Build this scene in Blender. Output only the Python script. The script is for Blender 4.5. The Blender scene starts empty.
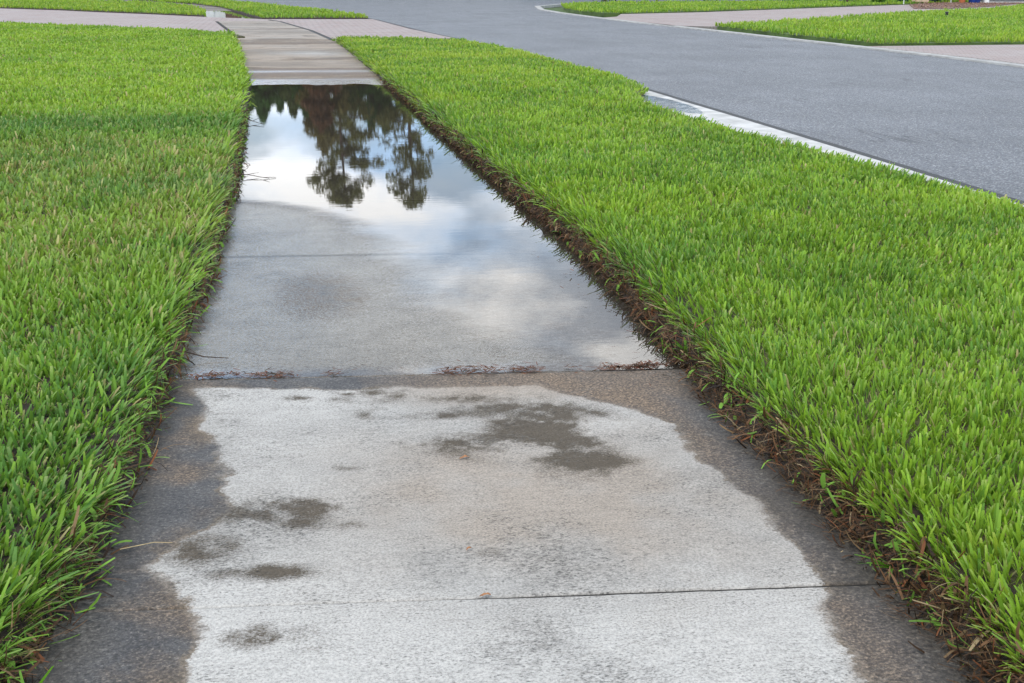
import bpy, bmesh, math, random
import numpy as np
R = math.radians
rng = np.random.default_rng(7)
random.seed(7)
sc = bpy.context.scene
COL = sc.collection

# ------------------------------------------------------------------ camera
cam_d = bpy.data.cameras.new('camera'); cam = bpy.data.objects.new('camera', cam_d); COL.objects.link(cam)
cam_d.sensor_width = 36.0; cam_d.lens = 43.95; cam_d.clip_start = 0.05; cam_d.clip_end = 2000
cam.location = (0, 0, 1.25)
cam.rotation_euler = (R(90 - 16.34), 0, R(-10.31))
sc.camera = cam

# ------------------------------------------------------------------ world: sky with broken cloud
SUN_EL, SUN_AZ = 52.0, 222.0        # azimuth clockwise from +Y (behind the camera, to the left)
w = bpy.data.worlds.new('World'); sc.world = w; w.use_nodes = True
nt = w.node_tree; nt.nodes.clear()
def N(nt, t, **kw):
    n = nt.nodes.new(t)
    for k, v in kw.items():
        if k.startswith('i_'): n.inputs[k[2:].replace('_', ' ')].default_value = v
        else: setattr(n, k, v)
    return n
L = lambda nt, a, b: nt.links.new(a, b)
def ramp(nt, src, stops, interp='LINEAR'):
    n = nt.nodes.new('ShaderNodeValToRGB'); e = n.color_ramp.elements; n.color_ramp.interpolation = interp
    while len(e) < len(stops): e.new(0.5)
    for el, (p, c) in zip(e, stops):
        el.position = p; el.color = (c, c, c, 1) if isinstance(c, (int, float)) else (*c, 1)
    L(nt, src, n.inputs[0]); return n.outputs[0]
sky = N(nt, 'ShaderNodeTexSky', sky_type='NISHITA', sun_disc=False, sun_elevation=R(SUN_EL), sun_rotation=R(SUN_AZ))
bg1 = N(nt, 'ShaderNodeBackground', i_Strength=0.13); L(nt, sky.outputs[0], bg1.inputs[0])
tc = N(nt, 'ShaderNodeTexCoord')
mp = N(nt, 'ShaderNodeMapping'); mp.inputs['Scale'].default_value = (1.0, 1.0, 2.4); mp.inputs['Location'].default_value = (0.35, 0.0, 0.62)
L(nt, tc.outputs['Generated'], mp.inputs[0])
n1 = N(nt, 'ShaderNodeTexNoise', i_Scale=6.0, i_Detail=7.0, i_Roughness=0.5, i_Distortion=0.2); L(nt, mp.outputs[0], n1.inputs[0])
n2 = N(nt, 'ShaderNodeTexNoise', i_Scale=4.2, i_Detail=6.0, i_Roughness=0.5); L(nt, mp.outputs[0], n2.inputs[0])
cov = ramp(nt, n1.outputs[0], [(0.40, 0.28), (0.50, 1.0)])
shade = ramp(nt, n2.outputs[0], [(0.42, (0.43, 0.62, 0.88)), (0.57, (1.0, 1.0, 1.0))])
sep = N(nt, 'ShaderNodeSeparateXYZ'); L(nt, tc.outputs['Generated'], sep.inputs[0])
band = ramp(nt, sep.outputs[2], [(0.33, 2.15), (0.58, 0.87)])      # bright cloud banks low down, greyer overhead
bg2 = N(nt, 'ShaderNodeBackground'); L(nt, shade, bg2.inputs[0]); L(nt, band, bg2.inputs[1])
mx = N(nt, 'ShaderNodeMixShader'); L(nt, cov, mx.inputs[0]); L(nt, bg1.outputs[0], mx.inputs[1]); L(nt, bg2.outputs[0], mx.inputs[2])
wo = N(nt, 'ShaderNodeOutputWorld'); L(nt, mx.outputs[0], wo.inputs[0])

# ------------------------------------------------------------------ sun and exposure
sun_d = bpy.data.lights.new('sun', 'SUN'); sun_d.energy = 1.5; sun_d.angle = R(14); sun_d.color = (1.0, 0.95, 0.87)
sun = bpy.data.objects.new('sun', sun_d); COL.objects.link(sun)
sun.rotation_euler = (R(90 - SUN_EL), 0, R(180 - SUN_AZ)); sun.location = (-5, -5, 20)
sc.view_settings.view_transform = 'Standard'; sc.view_settings.look = 'None'
sc.view_settings.exposure = 0.52; sc.view_settings.gamma = 1.0; sc.view_settings.use_curve_mapping = False

# ------------------------------------------------------------------ helpers
def tag(o, label=None, cat=None, group=None, kind=None):
    if label: o['label'] = label
    if cat: o['category'] = cat
    if group: o['group'] = group
    if kind: o['kind'] = kind
    return o
def link(name, me, mat=None, parent=None):
    o = bpy.data.objects.new(name, me); COL.objects.link(o)
    if mat is not None: me.materials.append(mat)
    if parent: o.parent = parent
    return o
def empty(name, loc, rz=0):
    o = bpy.data.objects.new(name, None); COL.objects.link(o); o.location = loc; o.rotation_euler = (0, 0, rz)
    o.empty_display_size = 0.1
    return o
def np_mesh(name, V, F, smooth=False, colors=None):
    """V (n,3), F (m,k) equal-size faces; colors dict name -> (n,3|4)"""
    me = bpy.data.meshes.new(name)
    V = np.ascontiguousarray(V, np.float32); F = np.ascontiguousarray(F, np.int32)
    n, (m, k) = len(V), F.shape
    me.vertices.add(n); me.vertices.foreach_set('co', V.ravel())
    me.loops.add(m * k); me.loops.foreach_set('vertex_index', F.ravel())
    me.polygons.add(m); me.polygons.foreach_set('loop_start', np.arange(0, m * k, k, dtype=np.int32))
    me.polygons.foreach_set('use_smooth', np.full(m, smooth, bool))
    me.update(calc_edges=True)
    for cn, c in (colors or {}).items():
        a = me.color_attributes.new(cn, 'FLOAT_COLOR', 'POINT')
        c4 = np.ones((n, 4), np.float32); c4[:, :c.shape[1]] = c
        a.data.foreach_set('color', c4.ravel())
    me.validate(); return me
def grid_faces(r, c):
    i = np.arange(r - 1)[:, None] * c + np.arange(c - 1)[None]
    i = i.ravel(); return np.stack([i, i + 1, i + c + 1, i + c], 1)
_P = rng.random((256, 256))
def vnoise(x, y):
    x = np.asarray(x, float); y = np.asarray(y, float)
    xi = np.floor(x).astype(int); yi = np.floor(y).astype(int); fx = x - xi; fy = y - yi
    fx = fx * fx * (3 - 2 * fx); fy = fy * fy * (3 - 2 * fy)
    g = lambda a, b: _P[a % 256, b % 256]
    return (g(xi, yi) * (1 - fx) + g(xi + 1, yi) * fx) * (1 - fy) + (g(xi, yi + 1) * (1 - fx) + g(xi + 1, yi + 1) * fx) * fy
def fbm(x, y, s=1.0, o=4):
    x = np.asarray(x, float) * s; y = np.asarray(y, float) * s; v = 0; a = .5
    for i in range(o): v = v + a * (vnoise(x + 17.3 * i, y + 9.1 * i) - .5); x = x * 2.03; y = y * 2.03; a *= .5
    return v * 2      # about -1..1
sst = lambda a, b, x: (lambda t: t * t * (3 - 2 * t))(np.clip((x - a) / (b - a), 0, 1))
itp = lambda v, pts: np.interp(v, [p[0] for p in pts], [p[1] for p in pts])
def inpoly(X, Y, poly):
    ins = np.zeros(len(X), bool); n = len(poly); j = n - 1
    for i in range(n):
        xi, yi = poly[i]; xj, yj = poly[j]
        if yi != yj:
            c = ((yi > Y) != (yj > Y)) & (X < (xj - xi) * (Y - yi) / (yj - yi) + xi); ins ^= c
        j = i
    return ins

# ------------------------------------------------------------------ materials
def new_mat(name):
    m = bpy.data.materials.new(name); m.use_nodes = True; t = m.node_tree
    return m, t, t.nodes['Principled BSDF'], t.nodes['Material Output']
def noise(t, scale, detail=4, rough=.55, vec=None, dist=0.0):
    n = N(t, 'ShaderNodeTexNoise', i_Scale=scale, i_Detail=float(detail), i_Roughness=rough, i_Distortion=dist)
    if vec is None:
        c = N(t, 'ShaderNodeTexCoord'); vec = c.outputs['Object']
    L(t, vec, n.inputs[0]); return n.outputs[0]
def scaled(t, s):
    c = N(t, 'ShaderNodeTexCoord'); m = N(t, 'ShaderNodeMapping'); m.inputs['Scale'].default_value = s
    L(t, c.outputs['Object'], m.inputs[0]); return m.outputs[0]
def mixc(t, f, a, b, mode='MIX'):
    n = N(t, 'ShaderNodeMix', data_type='RGBA', blend_type=mode)
    for s, v in ((n.inputs[0], f), (n.inputs[6], a), (n.inputs[7], b)):
        if hasattr(v, 'is_linked'): L(t, v, s)
        elif isinstance(v, (int, float)): s.default_value = v
        else: s.default_value = (*v, 1)
    return n.outputs[2]
def math_(t, op, a, b=None):
    n = N(t, 'ShaderNodeMath', operation=op)
    for s, v in zip(n.inputs, (a, b)):
        if v is None: continue
        if hasattr(v, 'is_linked'): L(t, v, s)
        else: s.default_value = v
    return n.outputs[0]
def bump(t, b, h, strength=.3, dist=.01):
    n = N(t, 'ShaderNodeBump', i_Strength=strength, i_Distance=dist); L(t, h, n.inputs['Height']); L(t, n.outputs[0], b.inputs['Normal'])
def simple(name, color, rough=.6, var=.25, scale=6, bmp=0.0, spec=.5, metal=0.0):
    m, t, b, o = new_mat(name)
    c2 = tuple(x * (1 - var) for x in color); c3 = tuple(min(1, x * (1 + var)) for x in color)
    nz = noise(t, scale, 5)
    L(t, mixc(t, ramp(t, nz, [(.35, 0), (.65, 1)]), c2, c3), b.inputs['Base Color'])
    b.inputs['Roughness'].default_value = rough; b.inputs['Specular IOR Level'].default_value = spec; b.inputs['Metallic'].default_value = metal
    if bmp: bump(t, b, noise(t, scale * 8, 3), bmp, .01)
    return m

# concrete driven by per-vertex stain masks: stain = (wet, algae, tan), stain2 = (light, streak, mud)
def concrete_mat():
    m, t, b, o = new_mat('concrete')
    a1 = N(t, 'ShaderNodeAttribute', attribute_name='stain'); a2 = N(t, 'ShaderNodeAttribute', attribute_name='stain2')
    s1 = N(t, 'ShaderNodeSeparateColor'); L(t, a1.outputs['Color'], s1.inputs[0])
    s2 = N(t, 'ShaderNodeSeparateColor'); L(t, a2.outputs['Color'], s2.inputs[0])
    broom = noise(t, 1.0, 4, .65, scaled(t, (14, 62, 40)))
    fine = noise(t, 150, 3, .6)
    mid = noise(t, 9, 6, .6)
    pores = noise(t, 1.0, 5, .7, scaled(t, (105, 190, 110)))
    streak = noise(t, 1.0, 6, .72, scaled(t, (34, 62, 40)))
    patch = noise(t, 3.1, 5, .6)
    col = mixc(t, ramp(t, mid, [(.3, 0), (.7, 1)]), (.225, .215, .198), (.315, .303, .282))
    col = mixc(t, s2.outputs[0], col, (.445, .430, .402))
    col = mixc(t, s1.outputs[2], col, mixc(t, fine, (.25, .20, .15), (.375, .32, .265)))
    # wet: darker, same slab
    wetc = mixc(t, ramp(t, mid, [(.3, 0), (.7, 1)]), (.036, .035, .037), (.085, .081, .078))
    wetc = mixc(t, ramp(t, fine, [(.54, 0), (.72, .6)]), wetc, (.22, .20, .175))
    wetb = mixc(t, ramp(t, fine, [(.42, 0), (.66, 1)]), (.075, .050, .030), (.27, .19, .12))
    wetc = mixc(t, s1.outputs[2], wetc, wetb)
    grit = noise(t, 165, 3, .75)
    nb_ = math_(t, 'ADD', math_(t, 'MULTIPLY', math_(t, 'SUBTRACT', streak, .5), .8), math_(t, 'MULTIPLY', math_(t, 'SUBTRACT', fine, .5), .7))
    wf = math_(t, 'ADD', s1.outputs[0], nb_)
    wf = ramp(t, wf, [(.30, 0), (.66, 1)])
    col = mixc(t, wf, col, wetc)
    halo = math_(t, 'MULTIPLY', math_(t, 'MULTIPLY', wf, math_(t, 'SUBTRACT', 1.0, wf)), ramp(t, mid, [(.38, .6), (.6, 3.2)]))
    col = mixc(t, halo, col, (.13, .095, .06))
    # algae blotches broken up by the grain
    af = math_(t, 'ADD', s1.outputs[1], math_(t, 'MULTIPLY', math_(t, 'SUBTRACT', grit, .5), 1.5))
    af = math_(t, 'ADD', af, math_(t, 'MULTIPLY', math_(t, 'SUBTRACT', mid, .5), .5))
    col = mixc(t, ramp(t, af, [(.26, 0), (.86, .96)]), col, (.070, .054, .035))
    col = mixc(t, s2.outputs[2], col, mixc(t, fine, (.028, .024, .019), (.060, .050, .038)))
    # pits and broom marks
    pw = math_(t, 'ADD', pores, math_(t, 'MULTIPLY', math_(t, 'SUBTRACT', patch, .5), .35))
    pit = ramp(t, pw, [(.34, .34), (.45, 1)])
    worn = math_(t, 'ADD', streak, math_(t, 'MULTIPLY', math_(t, 'SUBTRACT', patch, .5), .8))
    col = mixc(t, ramp(t, worn, [(.29, .45), (.43, 0)]), col, (.17, .158, .14))
    col = mixc(t, 1.0, col, ramp(t, noise(t, 190, 3, .7), [(.36, .70), (.5, 1.0), (.64, 1.22)]), 'MULTIPLY')
    col = mixc(t, math_(t, 'SUBTRACT', 1.0, math_(t, 'MULTIPLY', s2.outputs[2], .5)), col, mixc(t, 1.0, col, pit, 'MULTIPLY'))
    br = ramp(t, broom, [(.30, .90), (.66, 1.06)])
    col = mixc(t, 1.0, col, br, 'MULTIPLY')
    col = mixc(t, wf, col, mixc(t, 1.0, col, ramp(t, noise(t, 105, 4, .75), [(.38, .55), (.5, .97), (.62, 1.55)]), 'MULTIPLY'))
    L(t, col, b.inputs['Base Color'])
    rr = ramp(t, wf, [(0, .92), (1, .66)]); L(t, mixc(t, s2.outputs[1], rr, (.16, .16, .16)), b.inputs['Roughness'])
    b.inputs['Specular IOR Level'].default_value = .4
    h = math_(t, 'ADD', math_(t, 'MULTIPLY', broom, .6), pores)
    bump(t, b, h, .35, .004)
    return m
M_conc = concrete_mat()
M_joint = simple('joint_dirt', (.016, .014, .011), .9, .4, 30, .3)
M_seal = simple('dark_joint', (.018, .018, .018), .7, .3, 20, .2)

def water_mat(name, wave=1.0, film_attr=True, tint=(.94, .935, .92)):
    m, t, b, o = new_mat(name); t.nodes.remove(b)
    fr = N(t, 'ShaderNodeFresnel', i_IOR=1.33)
    tr = N(t, 'ShaderNodeBsdfTransparent', i_Color=(*tint, 1)); gl = N(t, 'ShaderNodeBsdfGlossy', i_Roughness=0.0)
    n_a = noise(t, 1.0, 3, .5, scaled(t, (5, 16, 5))); n_b = noise(t, 1.0, 2, .5, scaled(t, (30, 60, 30)))
    h = math_(t, 'ADD', n_a, math_(t, 'MULTIPLY', n_b, .10))
    fac = fr.outputs[0]
    bp = N(t, 'ShaderNodeBump', i_Strength=1.0, i_Distance=.00010 * wave)
    if film_attr:
        at = N(t, 'ShaderNodeAttribute', attribute_name='film'); sp = N(t, 'ShaderNodeSeparateColor'); L(t, at.outputs['Color'], sp.inputs[0])
        grain = noise(t, 1.0, 4, .7, scaled(t, (90, 120, 90)))
        f = sp.outputs[0]
        f2 = math_(t, 'ADD', f, math_(t, 'MULTIPLY', math_(t, 'SUBTRACT', noise(t, 1.0, 6, .6, scaled(t, (6, 16, 9))), .5), .55))
        f2 = math_(t, 'MULTIPLY', ramp(t, f2, [(.22, 0), (.80, 1)]), sp.outputs[1])
        gmask = ramp(t, grain, [(.44, 0), (.54, 1)])
        fac = math_(t, 'MULTIPLY', fac, math_(t, 'SUBTRACT', 1.0, math_(t, 'MULTIPLY', f2, math_(t, 'ADD', math_(t, 'MULTIPLY', gmask, .42), .46))))
        L(t, math_(t, 'MULTIPLY', f2, .10), gl.inputs['Roughness'])
        h = math_(t, 'ADD', h, math_(t, 'MULTIPLY', math_(t, 'MULTIPLY', grain, f2), .5))
    L(t, h, bp.inputs['Height']); L(t, bp.outputs[0], gl.inputs['Normal']); 
    mix = N(t, 'ShaderNodeMixShader'); L(t, fac, mix.inputs[0]); L(t, tr.outputs[0], mix.inputs[1]); L(t, gl.outputs[0], mix.inputs[2])
    L(t, mix.outputs[0], o.inputs[0]); return m

def asphalt_mat():
    m, t, b, o = new_mat('asphalt')
    f = noise(t, 44, 5, .85); c = noise(t, .6, 5, .6); mdm = noise(t, 1.0, 4, .6, scaled(t, (2.2, .35, 1)))
    v = N(t, 'ShaderNodeTexVoronoi', i_Scale=110.0); tcx = N(t, 'ShaderNodeTexCoord'); L(t, tcx.outputs['Object'], v.inputs[0])
    sv = N(t, 'ShaderNodeSeparateColor'); L(t, v.outputs['Color'], sv.inputs[0])
    col = mixc(t, ramp(t, f, [(.38, 0), (.62, 1)]), (.040, .045, .054), (.205, .215, .235))
    col = mixc(t, ramp(t, sv.outputs[0], [(.86, 0), (.93, .7)]), col, (.45, .45, .44))
    col = mixc(t, ramp(t, sv.outputs[1], [(.80, 0), (.9, .6)]), col, (.055, .056, .06))
    col = mixc(t, 1.0, col, ramp(t, c, [(.35, .86), (.65, 1.08)]), 'MULTIPLY')
    col = mixc(t, 1.0, col, ramp(t, mdm, [(.35, .92), (.65, 1.06)]), 'MULTIPLY')
    crk = noise(t, 1.0, 3, .5, scaled(t, (2.4, .22, 1))); spo = noise(t, .33, 4, .6)
    col = mixc(t, math_(t, 'MULTIPLY', ramp(t, crk, [(.485, 0), (.5, .75), (.515, 0)]), ramp(t, spo, [(.55, 0), (.64, 1)])), col, (.03, .03, .033))
    L(t, col, b.inputs['Base Color']); b.inputs['Roughness'].default_value = .72; b.inputs['Specular IOR Level'].default_value = .5
    bump(t, b, f, .5, .006); return m
M_asph = asphalt_mat()
def paver_mat():
    m, t, b, o = new_mat('pavers')
    br = N(t, 'ShaderNodeTexBrick', i_Scale=1.0, i_Mortar_Size=.010); br.inputs['Brick Width'].default_value = .22; br.inputs['Row Height'].default_value = .11
    br.inputs['Color1'].default_value = (.30, .215, .195, 1); br.inputs['Color2'].default_value = (.345, .29, .27, 1); br.inputs['Mortar'].default_value = (.11, .10, .095, 1)
    tcx = N(t, 'ShaderNodeTexCoord'); mpp = N(t, 'ShaderNodeMapping'); mpp.inputs['Rotation'].default_value = (0, 0, R(45)); L(t, tcx.outputs['Object'], mpp.inputs[0]); L(t, mpp.outputs[0], br.inputs[0])
    c = noise(t, .9, 6, .65)
    col = mixc(t, ramp(t, c, [(.35, 0), (.65, 1)]), br.outputs[0], mixc(t, .45, br.outputs[0], (.35, .31, .295)))
    L(t, col, b.inputs['Base Color']); b.inputs['Roughness'].default_value = .8
    bump(t, b, br.outputs['Fac'], -.3, .004); return m
M_pav = paver_mat()
M_curb = simple('curb_concrete', (.46, .455, .44), .85, .22, 4, .08)
M_curb2 = simple('far_curb_concrete', (.34, .335, .32), .85, .2, 4, .1)
M_soil = simple('turf_soil', (.062, .060, .022), .95, .5, 22, .6)
M_bank = simple('bank_soil', (.034, .022, .013), .85, .55, 28, .9)
M_ground = simple('ground', (.06, .10, .022), .95, .4, 1.2, .3)
M_mulch = simple('mulch', (.17, .10, .075), .95, .5, 9, .8)
M_chip = simple('mulch_chip', (.24, .13, .09), .9, .4, 20)

def blade_mat(name='grass_blades', transl=.36, rough=.5):
    m, t, b, o = new_mat(name)
    at = N(t, 'ShaderNodeAttribute', attribute_name='col')
    L(t, at.outputs['Color'], b.inputs['Base Color']); b.inputs['Roughness'].default_value = rough; b.inputs['Specular IOR Level'].default_value = .22
    tl = N(t, 'ShaderNodeBsdfTranslucent'); L(t, mixc(t, 1.0, at.outputs['Color'], (1.25, 1.15, .7), 'MULTIPLY'), tl.inputs[0])
    mix = N(t, 'ShaderNodeMixShader', i_Fac=transl); L(t, b.outputs[0], mix.inputs[1]); L(t, tl.outputs[0], mix.inputs[2])
    L(t, mix.outputs[0], o.inputs[0]); return m
M_grass = blade_mat(); M_dead = blade_mat('dead_roots', .08, .7)

# ------------------------------------------------------------------ layout curves (metres; y runs along the pavement)
XL = [(0, -.62), (1.9, -.50), (2.45, -.455), (4, -.37), (6, -.31), (10, -.31), (15, -.33), (20, -.53), (25, -.78), (27, -.88), (29.5, -1.02), (36.6, -1.65), (40, -2.1), (46, -3.0), (52, -4.3), (60, -7.6), (70, -13)]
XR = [(0, 1.08), (1.85, 1.16), (2.15, 1.19), (3.7, 1.255), (5.5, 1.34), (8.2, 1.29), (15, 1.22), (20, 1.15), (25.5, 1.02), (30, .72), (36.3, .0), (38, -.44), (46, -1.45), (52, -2.3), (58, -3.6), (70, -8.6)]
WATER_END = 15.15; SKEW = .105

eR = lambda y: .042 * fbm(y, np.zeros_like(y) + .4, 1.5, 4) * itp(y, [(2, 1.2), (6, 1), (14, .6)])
eL = lambda y: .055 * fbm(y, np.zeros_like(y) + 7.7, 1.9, 4) * itp(y, [(2, 1), (8, 1), (14, .7)])
# ------------------------------------------------------------------ ground sheet
me = bpy.data.meshes.new('ground'); S = 420
me.from_pydata([(-S, -S, -.09), (S, -S, -.09), (S, S, -.09), (-S, S, -.09)], [], [(0, 1, 2, 3)])
tag(link('ground', me, M_ground), 'grass covered flat ground reaching to the horizon', 'ground', kind='structure')

# ------------------------------------------------------------------ pavement slabs
def slab_z(X, Y):
    z = itp(Y, [(0, .055), (2.25, .026), (3.83, .007), (3.86, -.0035), (5.7, -.006), (8, -.016), (12, -.02), (14.6, -.004), (15.6, .003), (18, .013), (25, .03), (36, .03), (38.3, -.006), (46, -.012), (50, .02), (70, .03)])
    z = z - .006 * sst(.4, 1.3, X) * (Y > 3.84) * (Y < 15)
    z = z + .0035 * fbm(X * 1.3, Y, 1.6, 4) * sst(13, 14.5, Y) * sst(18, 16.5, Y)
    return z + .0012 * fbm(X, Y, 1.7, 3)
DRYL = [(0, -.22), (1.5, -.20), (2.09, -.215), (2.22, -.20), (2.36, -.27), (2.47, -.33), (2.6, -.26), (2.75, -.16), (2.95, -.20), (3.13, -.215), (3.5, -.27), (3.71, -.30), (4, -.3)]
DRYR = [(0, .90), (1.6, .95), (1.87, .99), (2.10, 1.02), (2.24, 1.05), (2.45, 1.08), (3.12, 1.05), (3.3, 1.04), (3.45, .98), (3.62, .80), (4, .6)]
def film_core(X, Y):
    xb = itp(Y, [(3.8, 1.0), (4.02, .84), (4.4, .62), (4.74, .48), (5.2, .52), (5.7, .46), (6.1, .38), (6.6, .33), (6.95, .10), (7.25, -.30), (7.5, -.8)])
    return sst(.32, -.26, X - xb + .12 * fbm(X, Y * 1.5, 2.2, 4)) * sst(3.83, 4.05, Y)
def stains(X, Y):
    n8 = fbm(X, Y, 7, 4); n3 = fbm(X + 5, Y, 2.6, 4); n25 = fbm(X, Y + 3, 26, 3)
    d = np.minimum(np.minimum(X - itp(Y, DRYL), itp(Y, DRYR) - X), 3.73 + .05 * n3 - Y) + .05 * n8 + .02 * fbm(X, Y + 3, 18, 2)
    near = Y < 3.86
    wet = np.where(near, sst(.040, -.055, d), 0.0)
    bl = np.zeros_like(X)
    for (x, y, rx, ry, a) in [(.69, 3.22, .15, .26, 1.35), (.73, 3.04, .12, .12, 1.0), (.55, 3.20, .22, .13, .80), (.66, 3.46, .22, .09, .75), (.36, 3.22, .12, .05, .5), (.48, 3.08, .12, .05, .5), (.88, 3.40, .07, .09, .55), (-.14, 2.74, .12, .06, 1.0), (-.02, 2.78, .13, .07, .8), (.0, 2.68, .07, .06, .6), (.22, 3.64, .12, .10, 1.0),
                              (.02, 3.63, .06, .035, 1.0), (.24, 3.45, .08, .07, .6), (.12, 3.03, .05, .03, .7), (-.08, 2.14, .10, .05, .55), (.0, 2.08, .06, .03, .4), (-.22, 3.0, .06, .12, .8), (.38, 3.42, .12, .05, .55), (.1, 2.65, .05, .03, .5),
                              (.55, 3.58, .25, .06, .65), (.40, 2.48, .05, .03, .35), (-.22, 2.55, .10, .10, .7), (-.1, 2.42, .13, .04, .75)]:
        bl = np.maximum(bl, a * np.exp(-((X - x) / rx) ** 2 - ((Y - y) / ry) ** 2))
    alg = np.where(near, np.clip(bl * (.92 + 1.2 * n8 + .9 * n25 + .5 * fbm(X + 2, Y, 55, 2)) + .10 * (bl > .03) * sst(.03, .2, bl) * (1 + 2 * n8) - .05, 0, 1), 0) * (1 - .6 * wet)
    alg = np.where(near, np.maximum(alg, .55 * np.exp(-((d + .03) / .03) ** 2) * (.55 + n8)), alg)
    tan = np.where(near, np.clip(1.0 * np.exp(-((X - .62) / .50) ** 2 - ((Y - 2.80) / .48) ** 2) * (.75 + 1.1 * n3 + .5 * n8), 0, .75), 0)
    tan = np.where(near, np.maximum(tan, .8 * sst(3.40, 3.66, Y + .10 * n8) * sst(.05, .6, X)), tan)
    tan = np.where(near & (X > .5), np.maximum(tan, wet * np.clip(1.0 + .6 * n3 - .9 * sst(-.22, -.04, X - itp(Y, XR)), 0, 1)), tan)
    tan = np.where(near & (X < .2) & (wet > .3), np.clip(.30 + 1.3 * n8 + .5 * n3 - 3 * np.abs(X + .27), 0, .9), tan)
    # right wet margin gets black with silt right under the bank
    silt = np.where(near, .9 * sst(-.13, .0, X - itp(Y, XR) + .06 * n8) + .75 * sst(.13, .0, X - itp(Y, XL) + .04 * n8), 0)
    light = np.where(near, np.clip(.55 + .9 * n3 + .55 * sst(2.5, 2.1, Y) + .6 * sst(3.3, 3.6, Y) * (X < .45), 0, 1) * (1 - tan), 0)
    # puddle floor
    pud = (Y >= 3.86) & (Y < WATER_END + .3)
    fc = film_core(X, Y)
    wet = np.where(pud, .40 - .20 * fc * (.8 + .4 * n3) + .45 * sst(5.6, 8, Y) * (1 - fc), wet)
    wet = np.where(pud, np.maximum(wet, .55 * np.exp(-((X - .12) / .28) ** 2 - ((Y - 5.0) / .55) ** 2)), wet)
    light = np.where(pud, 0, light)
    silt = np.where(pud, np.clip(.85 * (1 - fc) * sst(5.2, 7.6, Y + .8 * (X - .5)) + .9 * sst(-.25, 0, X - itp(Y, XR)), 0, .95), silt)
    # rising far slabs with streaks where water has run
    silt = np.where(pud, np.maximum(silt, .9 * np.exp(-((Y - 5.74) / .013) ** 2)), silt)
    far = Y >= WATER_END + .0
    st = fbm(X * .22 + .5 * fbm(X, Y, 1.2, 3), Y + .35 * fbm(X + 3, Y, .9, 3), 1.1, 5)
    wet = np.where(far, np.clip(.50 + 1.9 * st + .25 * n8 - .34 * sst(18, 24, Y) - .9 * np.exp(-((X - .4) / .8) ** 2 - ((Y - 21.2) / .9) ** 2), 0, 1), wet)
    wet = np.where(far & (Y < 16.2), 1.0, wet); tan = np.where(far & (Y < 16.0), .1, tan)
    tan = np.where(far, np.clip(1.0 + .5 * n3 - .35 * sst(22, 30, Y) - .7 * np.exp(-((X - .4) / .7) ** 2 - ((Y - 21.2) / .8) ** 2), 0, 1), tan)
    light = np.where(far, np.clip(.1 + .5 * sst(19, 25, Y) + n3 * .5 + .9 * np.exp(-((X - .4) / .8) ** 2 - ((Y - 21.2) / .9) ** 2), 0, 1), light)
    silt = np.where(far & (Y > 38), .5, np.where(far, .35 * sst(.1, .5, -st) , silt))
    gloss = far * sst(16.3, 15.8, Y) + .8 * far * np.exp(-((Y - 17.3 - .1 * n3) / .22) ** 2)
    return np.stack([wet, alg, tan], 1), np.stack([light, gloss, silt], 1)
joints = [-.85, .70, 2.27, 3.86, 5.74, 7.25, 8.77, 10.3, 11.8, 13.3, 14.85, 16.4, 17.9, 19.4, 20.9, 22.5, 24.0, 25.5, 27.2, 28.9, 30.6, 32.3, 34.0, 35.7, 37.6, 39.5, 41.5, 43.5, 45.5, 47.5, 50, 53, 56, 60, 65, 70]
Vs, Fs, base = [], [], 0
for j0, j1 in zip(joints[:-1], joints[1:]):
    g = .0035 if j0 < 3 else .0045
    g = .008 if abs(j0 - 3.86) > .1 and (abs(j0 - 5.74) < .1) else g
    step = .011 if j1 < 4 else (.03 if j1 < 17 else .1)
    rows = max(6, int((j1 - j0) / step)); cols = 170 if j1 < 4 else (90 if j1 < 17 else 40)
    v = np.linspace(0, 1, rows); v = np.concatenate([[0, 0], v, [1, 1]])
    drop = np.zeros(rows + 4); drop[[0, -1]] = .03; drop[[1, -2]] = .0025
    ins = np.full(rows + 4, 0.0); ins[2] = .004; ins[-3] = -.004
    u = np.linspace(0, 1, cols)
    y = j0 + g + (j1 - j0 - 2 * g) * v + ins
    Yc = np.repeat(y[:, None], cols, 1)
    xl, xr = itp(Yc, XL) - .10, itp(Yc, XR) + .12
    if j0 > 25.3 and j1 < 38: xl, xr = itp(Yc, XL), itp(Yc, XR)
    X = xl + (xr - xl) * u[None]
    edge = 0.0018 * fbm(X, Yc, 30, 2)
    Y = Yc - SKEW * (X - .5) + np.where((v < .001) | (v > .999), 1, 0)[:, None] * edge
    if abs(j0 - 2.27) < .01: Y[:3] += -.0027 + .0045 * sst(.25, .5, X[:3])
    if abs(j1 - 2.27) < .01: Y[-3:] -= -.0027 + .0045 * sst(.25, .5, X[-3:])
    Z = slab_z(X, Y + SKEW * (X - .5)) - drop[:, None]
    Vs.append(np.stack([X, Y, Z], 2).reshape(-1, 3)); Fs.append(grid_faces(rows + 4, cols) + base); base += (rows + 4) * cols
V = np.concatenate(Vs); F = np.concatenate(Fs)
Yd = V[:, 1] + SKEW * (V[:, 0] - .5)
c1, c2 = stains(V[:, 0], Yd)
walk = link('sidewalk', np_mesh('sidewalk', V, F, True, {'stain': c1, 'stain2': c2}), M_conc)
tag(walk, 'stained concrete pavement of square slabs, half flooded', 'pavement', kind='structure')
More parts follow.
